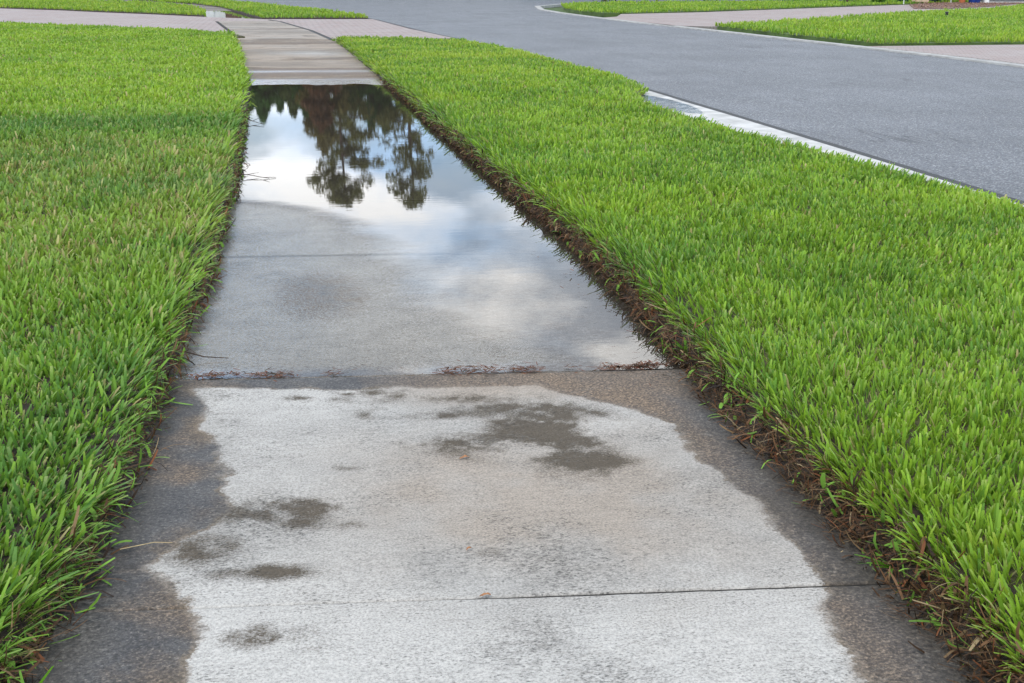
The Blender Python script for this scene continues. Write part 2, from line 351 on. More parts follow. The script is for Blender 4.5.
# dirt packed in the joints
y = np.concatenate([np.arange(-.8, 4, .02), np.arange(4, 16, .1), np.arange(16, 70, .4)])
xl, xr = itp(y, XL) - .08, itp(y, XR) + .08
u = np.linspace(0, 1, 60); X = xl[:, None] + (xr - xl)[:, None] * u; Y = np.repeat(y[:, None], 60, 1)
fill = .0035 + .0050 * sst(.46, .30, X) * (Y < 3.2) 
Z = slab_z(X, Y) - np.where(Y > 5.4, .004, np.where(Y > 3.2, .010, .0048 - .002 * sst(.46, .30, X)))
dirt = link('joint_dirt', np_mesh('joint_dirt', np.stack([X, Y - SKEW * (X - .5), Z], 2).reshape(-1, 3), grid_faces(len(y), 60), True), M_joint)
tag(dirt, 'dark dirt filling the joints between the pavement slabs', 'soil', kind='structure')

# ------------------------------------------------------------------ driveway, road, curbs
def poly_slab(name, pts, z0, z1, mat, label, cat, kind='structure'):
    bm = bmesh.new(); top = [bm.verts.new((x, y, z1)) for x, y in pts]; bot = [bm.verts.new((x, y, z0)) for x, y in pts]
    f = bm.faces.new(top)
    if f.normal.z < 0: f.normal_flip()
    f.normal_update()
    n = len(pts)
    for i in range(n): bm.faces.new((top[i], top[(i + 1) % n], bot[(i + 1) % n], bot[i]))
    bmesh.ops.recalc_face_normals(bm, faces=bm.faces); bmesh.ops.triangulate(bm, faces=[f])
    me = bpy.data.meshes.new(name); bm.to_mesh(me); bm.free()
    return tag(link(name, me, mat), label, cat, kind=kind)
drive_pts = [(-30, 58), (-16, 43.5), (-7.2, 35.3), (-4.2, 32.2), (-1.72, 29.0), (-.6, 25.4), (1.0, 24.9), (2.35, 24.75), (3.45, 24.3), (3.62, 24.6), (3.1, 30.5), (2.72, 37.6), (.65, 38.0), (-.44, 38.2), (-2.1, 40.4), (-4.1, 43.6), (-6, 46.2), (-7.8, 49.1), (-10.5, 52.4), (-22, 68)]
poly_slab('driveway', drive_pts, -.08, .022, M_pav, 'pinkish paver driveway crossing the pavement beyond the puddle', 'driveway')
road_near = [(3.2, -8), (4.13, 3), (4.15, 8), (4.14, 11), (4.12, 13.6), (4.02, 17), (3.88, 21), (3.72, 24.6), (3.25, 30.5), (2.86, 37.5), (2.3, 42), (1.45, 47), (.4, 52), (-1.2, 59), (-3.2, 66), (-8, 74)]
road_far = [(-8, 80), (45, 76), (30, 67), (18, 58.2), (12.6, 56), (10.6, 52), (9.75, 47), (9.55, 43), (9.55, 38), (9.65, 33.8), (9.95, 29.7), (10.15, 25), (10.3, 21.5), (10.42, 18), (10.4, 14), (9.9, 4), (9, -8)]
poly_slab('road', road_near + road_far, -.08, .004, M_asph, 'grey asphalt residential road bending away to the left', 'road')
# near gutter: concrete pan with a dip that holds a small puddle
y = np.concatenate([np.arange(-8, 24.4, .12)])
prof_t = np.linspace(0, 1, 12)
xr_ = itp(y, [(p[1], p[0]) for p in road_near[:8]]) - .068
X = xr_[:, None] - .56 + .56 * prof_t; Y = np.repeat(y[:, None], 12, 1)
Z = itp(prof_t, [(0, .055), (.35, .014), (.65, .006), (1, .008)])[None] - .030 * np.exp(-((Y - 12.3) / .75) ** 2) * np.exp(-((X - 3.74) / .19) ** 2)
Vg = np.stack([X, Y, Z], 2).reshape(-1, 3); Fg = grid_faces(len(y), 12)
gut = link('gutter', np_mesh('gutter', Vg, Fg, True), M_curb)
tag(gut, 'pale concrete gutter strip between the verge grass and the road', 'gutter', kind='structure')
def ribbon(name, pts, wl, wr, z, mat, label, cat, n=6):
    p = np.array(pts, float); tt = np.linspace(0, len(p) - 1, (len(p) - 1) * n + 1); q = np.stack([np.interp(tt, range(len(p)), p[:, k]) for k in (0, 1)], 1)
    d = np.gradient(q, axis=0); d /= np.linalg.norm(d, axis=1)[:, None]; nn = np.stack([-d[:, 1], d[:, 0]], 1)
    jj = .004 * fbm(q[:, 0] * 3, q[:, 1] * 3, 3, 3)[:, None]
    a, b = q + nn * (wl + jj), q - nn * (wr + jj)
    V = np.empty((len(q), 4, 3)); zt = z
    V[:, 0, :2] = a; V[:, 0, 2] = -.08; V[:, 1, :2] = a; V[:, 1, 2] = zt; V[:, 2, :2] = b; V[:, 2, 2] = zt; V[:, 3, :2] = b; V[:, 3, 2] = -.08
    return tag(link(name, np_mesh(name, V.reshape(-1, 3), grid_faces(len(q), 4)), mat), label, cat, kind='structure')
ribbon('road_joint', road_near[:11], .070, .012, .0065, M_seal, 'dark gap along the near edge of the asphalt', 'joint', 12)
far_line = road_far[4:]
ribbon('curb', far_line, .02, .20, .03, M_curb2, 'pale low concrete curb along the far side of the road', 'curb', 12)
ribbon('walk_seam', [(itp(v, XR), v) for v in np.arange(25.2, 38, .8)], .03, .02, .0345, M_seal, 'thin dark seam right of the pavement across the driveway', 'joint')
poly_slab('driveway', [(9.72, 31.2), (9.62, 37.5), (10.2, 38.2), (11.0, 40.7), (14.3, 42.3), (25.3, 50.6), (30, 54), (33, 53), (28.6, 46.6), (24.9, 42.4), (21.6, 40.3), (18.4, 37.4), (12.2, 31.4), (10.5, 30.4)], -.08, .03, M_pav, 'pinkish paver driveway between two lawns across the road', 'driveway')
poly_slab('driveway', [(10.35, 21.4), (10.5, 18), (10.48, 13), (40, 13), (40, 21.4)], -.08, .03, M_pav, 'paver driveway at the right edge across the road', 'driveway')
poly_slab('footpath', [(13.6, 55.6), (15.2, 56.4), (40, 57.4), (60, 60), (60, 64), (34, 60), (17, 58.8)], -.08, .03, M_curb, 'pale concrete footpath behind the far lawn', 'footpath')

# ------------------------------------------------------------------ turf soil
def soil_strip(name, y, xa, xb, edge_a, edge_b, label, h=.065):
    """lawn body between xa(y) and xb(y); edge_* True = cut bank on that side"""
    nt_ = 26
    t1 = np.linspace(0, 1, 9); V = []
    rows = []
    bw = itp(y, [(2.8, .10), (5.5, .065), (12, .04)])[:, None]
    for side, (x0, e, sgn) in enumerate(((xa, edge_a, 1), (xb, edge_b, -1))):
        X = x0[:, None] + sgn * (.012 + bw * t1[None] ** 1.4 if e else .02 * t1[None])
        Y = np.repeat(y[:, None], 9, 1)
        Z = -.03 + (h + .03) * np.sin(t1 * math.pi / 2)[None] * np.ones_like(X)
        if e:
            X = X + .035 * fbm(Y * 1.0 + t1 * .4, t1[None] * 2 + Y, 5, 4) + .012 * fbm(Y, t1[None] * 3 + 0 * Y, 22, 2)
            Z = Z + .012 * fbm(Y + 3, t1[None] * 2 + 0 * Y, 14, 3) * sst(0, .3, t1)[None]
        rows.append((X, Y, Z))
    (Xa, Ya, Za), (Xb, Yb, Zb) = rows
    u = np.linspace(0, 1, nt_)[None, 1:-1]
    Xm = Xa[:, -1:] + (Xb[:, -1:] - Xa[:, -1:]) * u; Ym = np.repeat(y[:, None], nt_ - 2, 1); Zm = h + .012 * fbm(Xm, Ym, 3, 3)
    X = np.concatenate([Xa, Xm, Xb[:, ::-1]], 1); Y = np.concatenate([Ya, Ym, Yb[:, ::-1]], 1); Z = np.concatenate([Za, Zm, Zb[:, ::-1]], 1)
    V = np.stack([X, Y, Z], 2); F = grid_faces(len(y), X.shape[1])
    o = link(name, np_mesh(name, V.reshape(-1, 3), F, True), M_soil); o.data.materials.append(M_bank)
    c = np.tile(np.arange(X.shape[1] - 1), len(y) - 1); mi = np.zeros(len(c), np.int32)
    if edge_a: mi[c < 9] = 1
    if edge_b: mi[c >= X.shape[1] - 10] = 1
    o.data.polygons.foreach_set('material_index', mi)
    return tag(o, label, 'lawn', kind='structure')
gx = lambda y: itp(y, [(-1, 3.62), (5.7, 3.86), (6.3, 3.85), (7.1, 3.78), (8.2, 3.62), (9.4, 3.50), (10.3, 3.45), (11.3, 3.43), (12.0, 3.47), (12.7, 3.62), (13.4, 3.92), (14.5, 4.0), (17, 3.95), (20, 3.8), (22.4, 3.55), (24, 3.42)])
yv = np.concatenate([np.arange(.2, 9, .03), np.arange(9, 24.9, .1)])
vend = lambda X: 24.85 - .10 * (X - 1.0)
soil_strip('lawn_soil', yv, itp(yv, XR) + eR(yv) + .008, gx(np.minimum(yv, 24)), True, False, 'soil and cut bank of the verge between pavement and road')
yl = np.concatenate([np.arange(-.5, 9, .03), np.arange(9, 26.1, .1)])
soil_strip('lawn_soil', yl, np.full_like(yl, -12.0) - .25 * yl, itp(yl, XL) + eL(yl), False, True, 'soil and cut edge of the lawn left of the pavement')
P_left_far = [(-.66, 26.5), (-.88, 27.5), (-1.70, 28.7), (-4.1, 31.4), (-6.9, 34.5), (-16, 43), (-18.6, 26.5)]
poly_slab('lawn_soil', P_left_far, -.08, .06, M_soil, 'soil under the far corner of the left lawn', 'lawn')
P_strip = [(-.44, 38.25), (.65, 38.05), (2.62, 37.7), (2.6, 38.6), (2.1, 42.5), (1.25, 47), (.2, 52), (-1.4, 59), (-3.4, 66), (-5, 69), (-7.6, 69), (-3.5, 58), (-2.24, 52.3), (-1.45, 46.5)]
P_lawnD = [(-2.14, 40.5), (-4.1, 43.7), (-6.0, 46.3), (-7.8, 49.2), (-10.5, 52.5), (-20, 66), (-16, 70), (-12, 70), (-5.5, 60), (-3.25, 52), (-2.45, 46)]
P_lawnA = [(10.6, 47.2), (10.25, 43.2), (10.5, 41.2), (11.05, 40.9), (14.3, 42.6), (25.3, 50.9), (30, 54.2), (44, 55), (44, 57), (27.9, 56.9), (15.1, 56.1), (13.4, 55.0), (11.5, 52)]
P_lawnB = [(10.48, 30.1), (10.5, 26), (10.65, 23), (10.75, 21.7), (13.7, 21.7), (40, 21.7), (40, 52), (33, 52.3), (28.6, 46.3), (24.8, 42.2), (21.6, 40.1), (18.3, 37.2), (12.1, 31.2)]
for pp, nm in ((P_strip, 'soil under the grass strip beyond the driveway beside the road'), (P_lawnD, 'soil under the lawn beyond the driveway on the left'),
               (P_lawnA, 'soil under the far corner lawn across the road'), (P_lawnB, 'soil under the near lawn across the road')):
    cx_, cy_ = np.mean(pp, 0); pi_ = [(x + .12 * (cx_ - x) / max(.1, math.hypot(cx_ - x, cy_ - y)), y + .12 * (cy_ - y) / max(.1, math.hypot(cx_ - x, cy_ - y))) for x, y in pp]
    poly_slab('lawn_soil', pi_, -.08, .05, M_bank if pp in (P_strip, P_lawnD) else M_ground, nm, 'lawn')

# ------------------------------------------------------------------ water
def water_ribbon(name, y, xl, xr, z, cols, mat, label, film=False):
    u = np.linspace(0, 1, cols); X = xl[:, None] + (xr - xl)[:, None] * u; Yc = np.repeat(y[:, None], cols, 1); Y = Yc - SKEW * (X - .5)
    V = np.stack([X, Y, np.full_like(X, z)], 2).reshape(-1, 3); att = {}
    if film:
        f = film_core(X, Yc).ravel(); g = np.ones_like(f)
        att['film'] = np.stack([f, g, g], 1)
    return tag(link(name, np_mesh(name, V, grid_faces(len(y), cols), True, att), mat), label, 'puddle', kind='structure')
yw = np.concatenate([np.arange(3.864, 8, .03), np.arange(8, 15.9, .08)])
water_ribbon('puddle', yw, itp(yw, XL) - .09, itp(yw, XR) + .11, 0.0, 60, water_mat('puddle_water'), 'long still rain puddle over the pavement mirroring clouds and pines', True)
yw = np.arange(37.2, 48, .4)
water_ribbon('puddle', yw, itp(yw, XL) - .2, itp(yw, XR) + .15, 0.004, 12, water_mat('far_puddle_water', .25, False), 'small far puddle over the pavement beyond the driveway')
me = bpy.data.meshes.new('gutter_puddle'); me.from_pydata([(3.5, 10.9, .003), (4.02, 10.9, .003), (4.02, 13.6, .003), (3.5, 13.6, .003)], [], [(0, 1, 2, 3)])
tag(link('puddle', me, water_mat('gutter_water', 22.0, False, (.75, .8, .85))), 'little puddle lying in the concrete gutter by the road', 'puddle', kind='structure')

# ------------------------------------------------------------------ grass
def hsv_mix(*cs): return np.array(cs)
G_BRIGHT = np.array([.235, .395, .038]); G_MID = np.array([.138, .275, .036]); G_DEEP = np.array([.070, .175, .048]); G_YEL = np.array([.36, .44, .060]); G_TAN = np.array([.46, .40, .20]); G_BROWN = np.array([.16, .095, .045])
def sample(poly, dens_fn, ymin=None, ymax=None, cap=None):
    p = np.array(poly); x0, y0 = p.min(0); x1, y1 = p.max(0); out = []
    edges = [y0]
    while edges[-1] < y1: edges.append(min(y1, edges[-1] + max(.35, .06 * abs(edges[-1]))))
    for a, b in zip(edges[:-1], edges[1:]):
        d = dens_fn(max(.5, (a + b) / 2)); n = rng.poisson(d * (x1 - x0) * (b - a))
        q = np.stack([rng.uniform(x0, x1, n), rng.uniform(a, b, n)], 1)
        out.append(q[inpoly(q[:, 0], q[:, 1], poly)])
    return np.concatenate(out)
def blades(base, head, tilt, length, width, bend, col, tipcol, tipfrac=.0, segs=3):
    """base (n,3); head azimuth of lean; tilt from vertical; bend extra tilt along the blade. Blunt-tipped strips."""
    n = len(base); lv = segs + 1
    dirh = np.stack([np.cos(head), np.sin(head)], 1)
    side = np.stack([-np.sin(head), np.cos(head), np.zeros(n)], 1)
    tw = rng.normal(0, .6, n); side = side * np.cos(tw)[:, None] + np.stack([dirh[:, 0] * np.sin(tw), dirh[:, 1] * np.sin(tw), np.zeros(n)], 1)
    V = np.empty((n, lv, 2, 3), np.float32); C = np.empty((n, lv, 2, 3), np.float32); p = base.copy()
    prof = np.interp(np.linspace(0, 1, lv), [0, .35, .8, 1], [.8, 1.0, .96, .62])
    for k in range(lv):
        f = k / segs
        wv = (width * prof[k] / 2)[:, None]
        V[:, k, 0] = p - side * wv; V[:, k, 1] = p + side * wv
        cc = col if k < segs else col * (1 - tipfrac[:, None]) + tipcol * tipfrac[:, None]
        if k == 0: cc = col * .75 + np.array([.20, .20, .09]) * .25
        C[:, k, 0] = cc; C[:, k, 1] = cc
        a = tilt + bend * (f + .5 / segs); st = (length / segs)[:, None]
        p = p + np.concatenate([dirh * np.sin(a)[:, None], np.cos(a)[:, None]], 1) * st
    idx = (np.arange(n) * lv * 2)[:, None]
    F = np.concatenate([idx + np.array([2 * k, 2 * k + 1, 2 * k + 3, 2 * k + 2]) for k in range(segs)], 0)
    return V.reshape(-1, 3), F, C.reshape(-1, 3)
def stuff_mesh(name, parts, mat, label, cat):
    Vs, Fs, Cs, b = [], [], [], 0
    for V, F, C in parts: Vs.append(V); Fs.append(F + b); Cs.append(C); b += len(V)
    me = np_mesh(name, np.concatenate(Vs), np.concatenate(Fs), True, {'col': np.concatenate(Cs)})
    return tag(link(name, me, mat), label, cat, kind='stuff')
def lawn_color(X, Y, n, style):
    a = fbm(X, Y, .8, 4); b = fbm(X + 31, Y, 3.0, 3); r = rng.normal(0, .35, n)
    t = a * .9 + b * .6 + r
    mixw = lambda c0, c1, f: c0 * (1 - f[:, None]) + c1 * f[:, None]
    if style == 'verge':
        c = mixw(np.tile(G_MID, (n, 1)), G_BRIGHT, sst(-.75, .45, t)); c = mixw(c, G_YEL, .55 * sst(.2, 1.2, t + .5 * sst(10, 20, Y)))
        c = mixw(c, G_DEEP, .45 * sst(.25, .9, -t)); dry = rng.random(n) < (.035 + .05 * sst(.1, .5, b))
    elif style == 'left':
        farf = sst(10.6, 11.6, Y + .8 * a)                    # deeper green near, brighter green beyond
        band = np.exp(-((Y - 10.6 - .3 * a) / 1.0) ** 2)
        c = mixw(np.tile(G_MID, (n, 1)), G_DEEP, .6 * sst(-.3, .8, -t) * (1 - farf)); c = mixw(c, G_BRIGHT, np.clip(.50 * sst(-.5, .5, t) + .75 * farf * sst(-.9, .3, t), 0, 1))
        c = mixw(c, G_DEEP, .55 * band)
        c = mixw(c, G_YEL, .30 * farf * sst(-.1, .9, t))
        tanz = sst(4.6, 6.0, Y + a) * (1 - sst(9.3, 10.2, Y + .5 * a)) * (.6 + .8 * b)
        c = mixw(c, G_TAN * .75 + G_YEL * .25, np.clip(.20 * tanz, 0, .3))
        dry = rng.random(n) < np.clip(.05 + .34 * tanz, 0, .5)
    else:
        c = mixw(np.tile(G_MID, (n, 1)), G_BRIGHT, sst(-.7, .3, t)); c = mixw(c, G_YEL, .6 * sst(-.1, .9, t)); dry = rng.random(n) < .03
    dc = mixw(np.tile(G_TAN, (n, 1)), G_BROWN, rng.random(n) ** 2 * .7); dc = mixw(dc, G_MID, .35 * rng.random(n))
    c[dry] = dc[dry]
    c *= rng.uniform(.82, 1.18, (n, 1)); return np.clip(c, 0, .6), dry
def grass(name, poly, style, label, base_d, lean=(0, 0), edges=(), z0=.05, near=4.0, dexp=1.2, hscale=1.0, wmin=.007):
    den = lambda y: base_d * min(1, (near / y)) ** dexp
    q = sample(poly, den); n0 = len(q)
    d = np.maximum(near, np.hypot(q[:, 0], q[:, 1])); wsc = (d / near) ** .62
    nb = 3; X = np.repeat(q[:, 0], nb); Y = np.repeat(q[:, 1], nb); ws = np.repeat(wsc, nb); n = len(X)
    fan = np.repeat(rng.uniform(0, 2 * math.pi, n0), nb) + np.tile([0, math.pi, math.pi / 2], n0) + rng.normal(0, .5, n)
    tilt = np.abs(rng.normal(.26 + .14 * (style == 'left'), .18, n)); tilt[2::3] *= .45
    hx = np.cos(fan) * np.sin(tilt) + lean[0] + .15 * fbm(X, Y, 1.5, 2); hy = np.sin(fan) * np.sin(tilt) + lean[1] + .15 * fbm(X + 9, Y, 1.5, 2)
    hvar = 1 + .45 * fbm(X + 50, Y, 2.6, 3)
    ln = rng.uniform(.040, .072, n) * hscale * hvar * np.minimum(1.25, ws ** .15)
    bend = rng.uniform(.0, .55, n)
    xz = X + .0; zz = np.full(n, z0) + .012 * fbm(X, Y, 3, 3)
    for fn, sgn, reach, droop in edges:            # blades near a cut edge lean out over it
        dist = (X - fn(Y)) * sgn                    # >0 inside the lawn
        e = np.exp(-np.clip(dist - .05, 0, None) / .075) * (dist < .5)
        hx = hx - sgn * e * droop * rng.uniform(.35, 1.25, n); ln = ln * (1 + e * reach * rng.uniform(0, 1, n)); bend = bend + e * rng.uniform(.1, .9, n) * droop
        zz = zz - .035 * np.exp(-np.clip(dist - .02, 0, None) / .03)
    tl = np.arctan2(np.hypot(hx, hy), 1.0); hd = np.arctan2(hy, hx)
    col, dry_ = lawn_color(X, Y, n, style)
    broad_ = (rng.random(n) < np.where(np.hypot(X, Y) < 14, .45, .7)) & (~dry_ | (rng.random(n) < .40))
    wd = np.where(broad_, rng.uniform(wmin * .85, wmin * 1.35, n), rng.uniform(.0022, .0042, n) * wmin / .007) * ws
    ln = ln * np.where(broad_, rng.uniform(.9, 1.4, n), rng.uniform(.55, 1.05, n))
    tl = tl + np.where(broad_, 0, np.abs(rng.normal(0, .28, n)))
    th_ = ~broad_ & (rng.random(n) < (.30 if style == 'left' else .13)); col[th_] = (G_TAN * .8 + G_MID * .2) * rng.uniform(.5, 1.1, (th_.sum(), 1))
    tf = (rng.random(n) < .35) * rng.uniform(.1, .55, n)
    tip = np.tile(np.array([.46, .47, .22]), (n, 1))
    base = np.stack([X + rng.normal(0, .006, n), Y + rng.normal(0, .006, n), zz], 1)
    dd = np.hypot(X, Y); P = []
    for m_, s in ((dd < 9, 3), (dd >= 9, 2)):
        if m_.any(): P.append(blades(base[m_], hd[m_], tl[m_], ln[m_], wd[m_], bend[m_], col[m_], tip[m_], tf[m_], s))
    print(name, style, n, 'blades')
    return stuff_mesh(name, P, M_grass, label, 'grass')
fXR = lambda y: itp(y, XR) + eR(y) + .008; fXL = lambda y: itp(y, XL) + eL(y)
ys = np.arange(.9, 24.9, .08)
P_verge = [(float(fXR(np.array([v]))[0]) + float(itp(v, [(3, .075), (6, .048), (12, .025)])), v) for v in ys] + [(1.0, 25.15), (2.3, 24.6), (3.4, 23.6)] + [(gx(v) + .02, v) for v in ys[::-1] if v < 23.3]
grass('verge_grass', P_verge, 'verge', 'bright green mown grass of the verge between puddle and road', 3400, (0, 0), [(fXR, 1, .8, 1.05), (lambda y: gx(y), -1, .1, .35)], z0=.062, hscale=.78, wmin=.0068)
ys = np.arange(.6, 26.9, .08)
P_left = [(float(fXL(np.array([v]))[0]) - .055, v) for v in ys] + [(-.88, 27.2), (-1.70, 28.6), (-4.1, 31.3), (-6.9, 34.4), (-9.4, 37)] + [(-.235 * v - .9, v) for v in (34, 25, 15, 8, 4, .6)]
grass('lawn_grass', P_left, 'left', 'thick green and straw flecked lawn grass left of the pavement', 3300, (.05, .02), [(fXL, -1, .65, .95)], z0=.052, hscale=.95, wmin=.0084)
P_left2 = [(-.235 * v - .9, v) for v in (.6, 4, 8, 15, 25, 34)] + [(-9.4, 37), (-16, 42.8), (-13, 25), (-9, 10), (-5, .6)]
grass('lawn_grass', P_left2, 'left', 'outer part of the left lawn, away from the pavement', 520, (.1, 0), z0=.052, wmin=.012)
for pp, st, lb in ((P_strip, 'far', 'grass strip beyond the driveway tapering to a tip by the road'), (P_lawnD, 'far', 'lawn grass beyond the driveway at the upper left'),
                   (P_lawnA, 'far', 'lawn grass on the far corner across the road'), (P_lawnB, 'far', 'broad bright lawn grass across the road at the right')):
    grass('lawn_grass', pp, st, lb, 900, (0, 0), z0=.05, hscale=1.15, dexp=1.12)

# ------------------------------------------------------------------ dead roots and stolons hanging from the cut banks
def strands(name, n, fx, sgn, y0, y1, ypow, label, cat='roots', xspread=.105, green=.0):
    t = rng.random(n) ** ypow; Y = y0 + (y1 - y0) * t; v = rng.random(n)
    X = fx(Y) + sgn * (xspread * itp(Y, [(3, 1), (6, .5), (12, .35)]) * v ** 1.1 - .005 + .03 * fbm(Y, v * 2, 5, 3)) ; Z = .008 + .07 * v
    base = np.stack([X, Y, Z], 1)
    head = np.where(rng.random(n) < .6, (math.pi if sgn > 0 else 0), rng.uniform(0, 2 * math.pi, n)) + rng.normal(0, .9, n)
    tilt = rng.uniform(.7, 1.9, n); bend = rng.normal(.5, .9, n); ln = rng.uniform(.02, .085, n) * itp(Y, [(3, 1), (7, .7), (12, .45)]) * (1 + .4 * (rng.random(n) < .1)); sc_ = np.maximum(1, Y / 4) ** .5
    wd = np.where(rng.random(n) < .35, rng.uniform(.004, .008, n), rng.uniform(.0012, .003, n)) * sc_
    pal = np.array([[.085, .045, .022], [.16, .085, .04], [.25, .16, .08], [.20, .075, .03], [.035, .022, .014], [.36, .27, .15]]); pr = [.34, .22, .10, .10, .21, .03]
    c = pal[rng.choice(6, n, p=pr)] * rng.uniform(.5, 1.0, (n, 1))
    if green:
        g = rng.random(n) < green; c[g] = G_MID * rng.uniform(.7, 1.4, (g.sum(), 1)); wd[g] *= 1.6
    return stuff_mesh(name, [blades(base, head, tilt, ln, wd, bend, c, c, np.zeros(n), 4)], M_dead, label, cat)
strands('dead_grass', 14000, fXR, 1, 1.2, 15.5, 1.7, 'brown dead roots and runners hanging from the cut verge bank', green=.05)
strands('dead_grass', 5500, fXL, -1, 1.2, 12, 1.7, 'brown dead runners under the left lawn edge', xspread=.07, green=.22)

# pine straw and bits washed up along the slab joint at the puddle's near shore
def litter(name, n, xs, yf, spread, label):
    X = rng.choice(len(xs), n, p=np.array([s[2] for s in xs]) / sum(s[2] for s in xs)); cx = np.array([s[0] for s in xs])[X]; sx = np.array([s[1] for s in xs])[X]
    X = cx + rng.normal(0, 1, n) * sx; Y = yf(X) + rng.normal(0, 1, n) * (np.clip(.017 + .022 * fbm(X, X * 0, 14, 2), .010, .05) if spread is None else spread)
    base = np.stack([X, Y, .006 + np.abs(rng.normal(0, .005, n))], 1)
    head = rng.choice([0, math.pi], n) + rng.normal(0, .6, n)
    c = np.array([[.13, .042, .022], [.075, .028, .016], [.19, .085, .045], [.03, .019, .012]])[rng.choice(4, n, p=[.4, .3, .15, .15])] * rng.uniform(.7, 1.3, (n, 1))
    return stuff_mesh(name, [blades(base, head, rng.uniform(1.45, 1.62, n), rng.uniform(.008, .032, n), rng.uniform(.0018, .0075, n), rng.normal(.1, .3, n), c, c, np.zeros(n), 2)], M_dead, label, 'litter')
litter('pine_straw', 1100, [(-.28, .03, .12), (-.20, .03, .08), (-.09, .035, .16), (-.03, .02, .08), (.12, .015, .03), (.50, .03, .14), (.60, .04, .18), (.74, .03, .16), (.90, .012, .03), (1.02, .03, .14), (1.12, .05, .40), (.4, .40, .06)], lambda x: 3.872 - SKEW * (x - .5) + .034 * fbm(x, x * 0 + 2, 9, 3), None, 'reddish pine straw and debris strung along the slab joint at the puddle edge')
litter('grass_clippings', 160, [(-.42, .05, .5), (-.36, .06, .5), (1.2, .05, .6)], lambda x: rng.uniform(1.8, 6.5, len(x)), .3, 'scattered brown clippings at the pavement edges')

exec_tail = None
# ------------------------------------------------------------------ small loose things
def mesh_from(bm, name):
    me = bpy.data.meshes.new(name); bm.to_mesh(me); bm.free(); return me
def tube(bm, pts, r0, r1=None, seg=8, cap=True):
    r1 = r0 if r1 is None else r1; rings = []; n = len(pts)
    from mathutils import Vector
    P_ = [Vector(p) for p in pts]
    for i, p in enumerate(P_):
        d = (P_[min(i + 1, n - 1)] - P_[max(i - 1, 0)]).normalized(); a = d.orthogonal().normalized(); 
        ref = Vector((0, 0, 1)) if abs(d.z) < .9 else Vector((1, 0, 0)); a = d.cross(ref).normalized(); b2 = d.cross(a)
        r = r0 + (r1 - r0) * i / max(1, n - 1)
        rings.append([bm.verts.new(p + (a * math.cos(2 * math.pi * k / seg) + b2 * math.sin(2 * math.pi * k / seg)) * r) for k in range(seg)])
    for a, b in zip(rings[:-1], rings[1:]):
        for k in range(seg): bm.faces.new((a[k], a[(k + 1) % seg], b[(k + 1) % seg], b[k]))
    if cap: bm.faces.new(rings[0][::-1]); bm.faces.new(rings[-1])
def lathe(bm, prof, seg=28):
    rings = [[bm.verts.new((r * math.cos(2 * math.pi * k / seg), r * math.sin(2 * math.pi * k / seg), z)) for k in range(seg)] for r, z in prof]
    for a, b in zip(rings[:-1], rings[1:]):
        for k in range(seg): bm.faces.new((a[k], a[(k + 1) % seg], b[(k + 1) % seg], b[k]))
    bm.faces.new(rings[0][::-1]); bm.faces.new(rings[-1])
def box(bm, c, s, rz=0, bev=0.0):
    from mathutils import Matrix
    r = bmesh.ops.create_cube(bm, size=1, matrix=Matrix.Translation(c) @ Matrix.Rotation(rz, 4, 'Z') @ Matrix.Diagonal((*s, 1)))
    if bev: bmesh.ops.bevel(bm, geom=list({e for v in r['verts'] for e in v.link_edges}), offset=bev, segments=2, affect='EDGES')
M_leafdry = simple('dry_leaf', (.33, .15, .06), .7, .3, 60)
M_twig = simple('twig', (.05, .032, .022), .8, .4, 80)
M_strw = simple('straw', (.42, .32, .16), .7, .25, 60)
def leaf(loc, rz, l, wd, label):
    bm = bmesh.new(); pts = []
    for i in range(9):
        f = i / 8; ww = wd * math.sin(math.pi * min(1, f * .94 + .03)) ** .8
        pts.append([bm.verts.new((l * (f - .5), s * ww, .003 + .004 * (1 - (2 * f - 1) ** 2) * (.4 if s == 0 else 1) + .003 * random.random())) for s in (-1, 0, 1)])
    for a, b in zip(pts[:-1], pts[1:]):
        for k in range(2): bm.faces.new((a[k], a[k + 1], b[k + 1], b[k]))
    o = link('dry_leaf', mesh_from(bm, 'dry_leaf'), M_leafdry); o.location = loc; o.rotation_euler = (0, 0, rz)
    tag(o, label, 'leaf'); return o
zs = lambda x, y: float(slab_z(np.array([x]), np.array([y + SKEW * (x - .5)]))[0])
leaf((.43, 3.07, zs(.43, 3.07)), .3, .028, .006, 'small rusty dry leaf scrap on the pavement by the big dark stain')
leaf((.36, 2.285, zs(.36, 2.285)), .1, .024, .005, 'orange brown leaf scrap lying at the nearest slab joint')
leaf((.36, 2.51, zs(.36, 2.51)), .5, .016, .004, 'pale tan leaf scrap on the nearest dry slab')
def twig(pts, r, label, mat=M_twig, name='twig'):
    bm = bmesh.new(); tube(bm, pts[0], r, r * .5, 6)
    for p in pts[1:]: tube(bm, p, r * .7, r * .35, 6)
    tag(link(name, mesh_from(bm, name), mat), label, name)
twig([[(-.34, 8.15, .03), (-.24, 8.2, .018), (-.14, 8.12, .008), (-.06, 8.14, .004)], [(-.24, 8.2, .018), (-.17, 8.26, .02)], [(-.14, 8.12, .008), (-.10, 8.05, .012)]], .003, 'thin dark forked twig on the water beside the left grass edge')
twig([[(-.36, 4.17, .03), (-.30, 4.16, .012), (-.22, 4.15, .006)]], .0028, 'short dark straight twig at the left grass edge near the slab joint')
twig([[(-.34, 11.4, .05), (-.26, 11.3, .02), (-.16, 11.1, .012)], [(-.26, 11.3, .02), (-.2, 11.45, .03)]], .004, 'dark bent twig poking from the left grass far along the puddle')
twig([[(-.40, 2.63, .035), (-.33, 2.66, .032), (-.29, 2.655, .03)], ], .0012, 'thin pale straw lying out over the dark wet pavement', M_strw, 'straw')
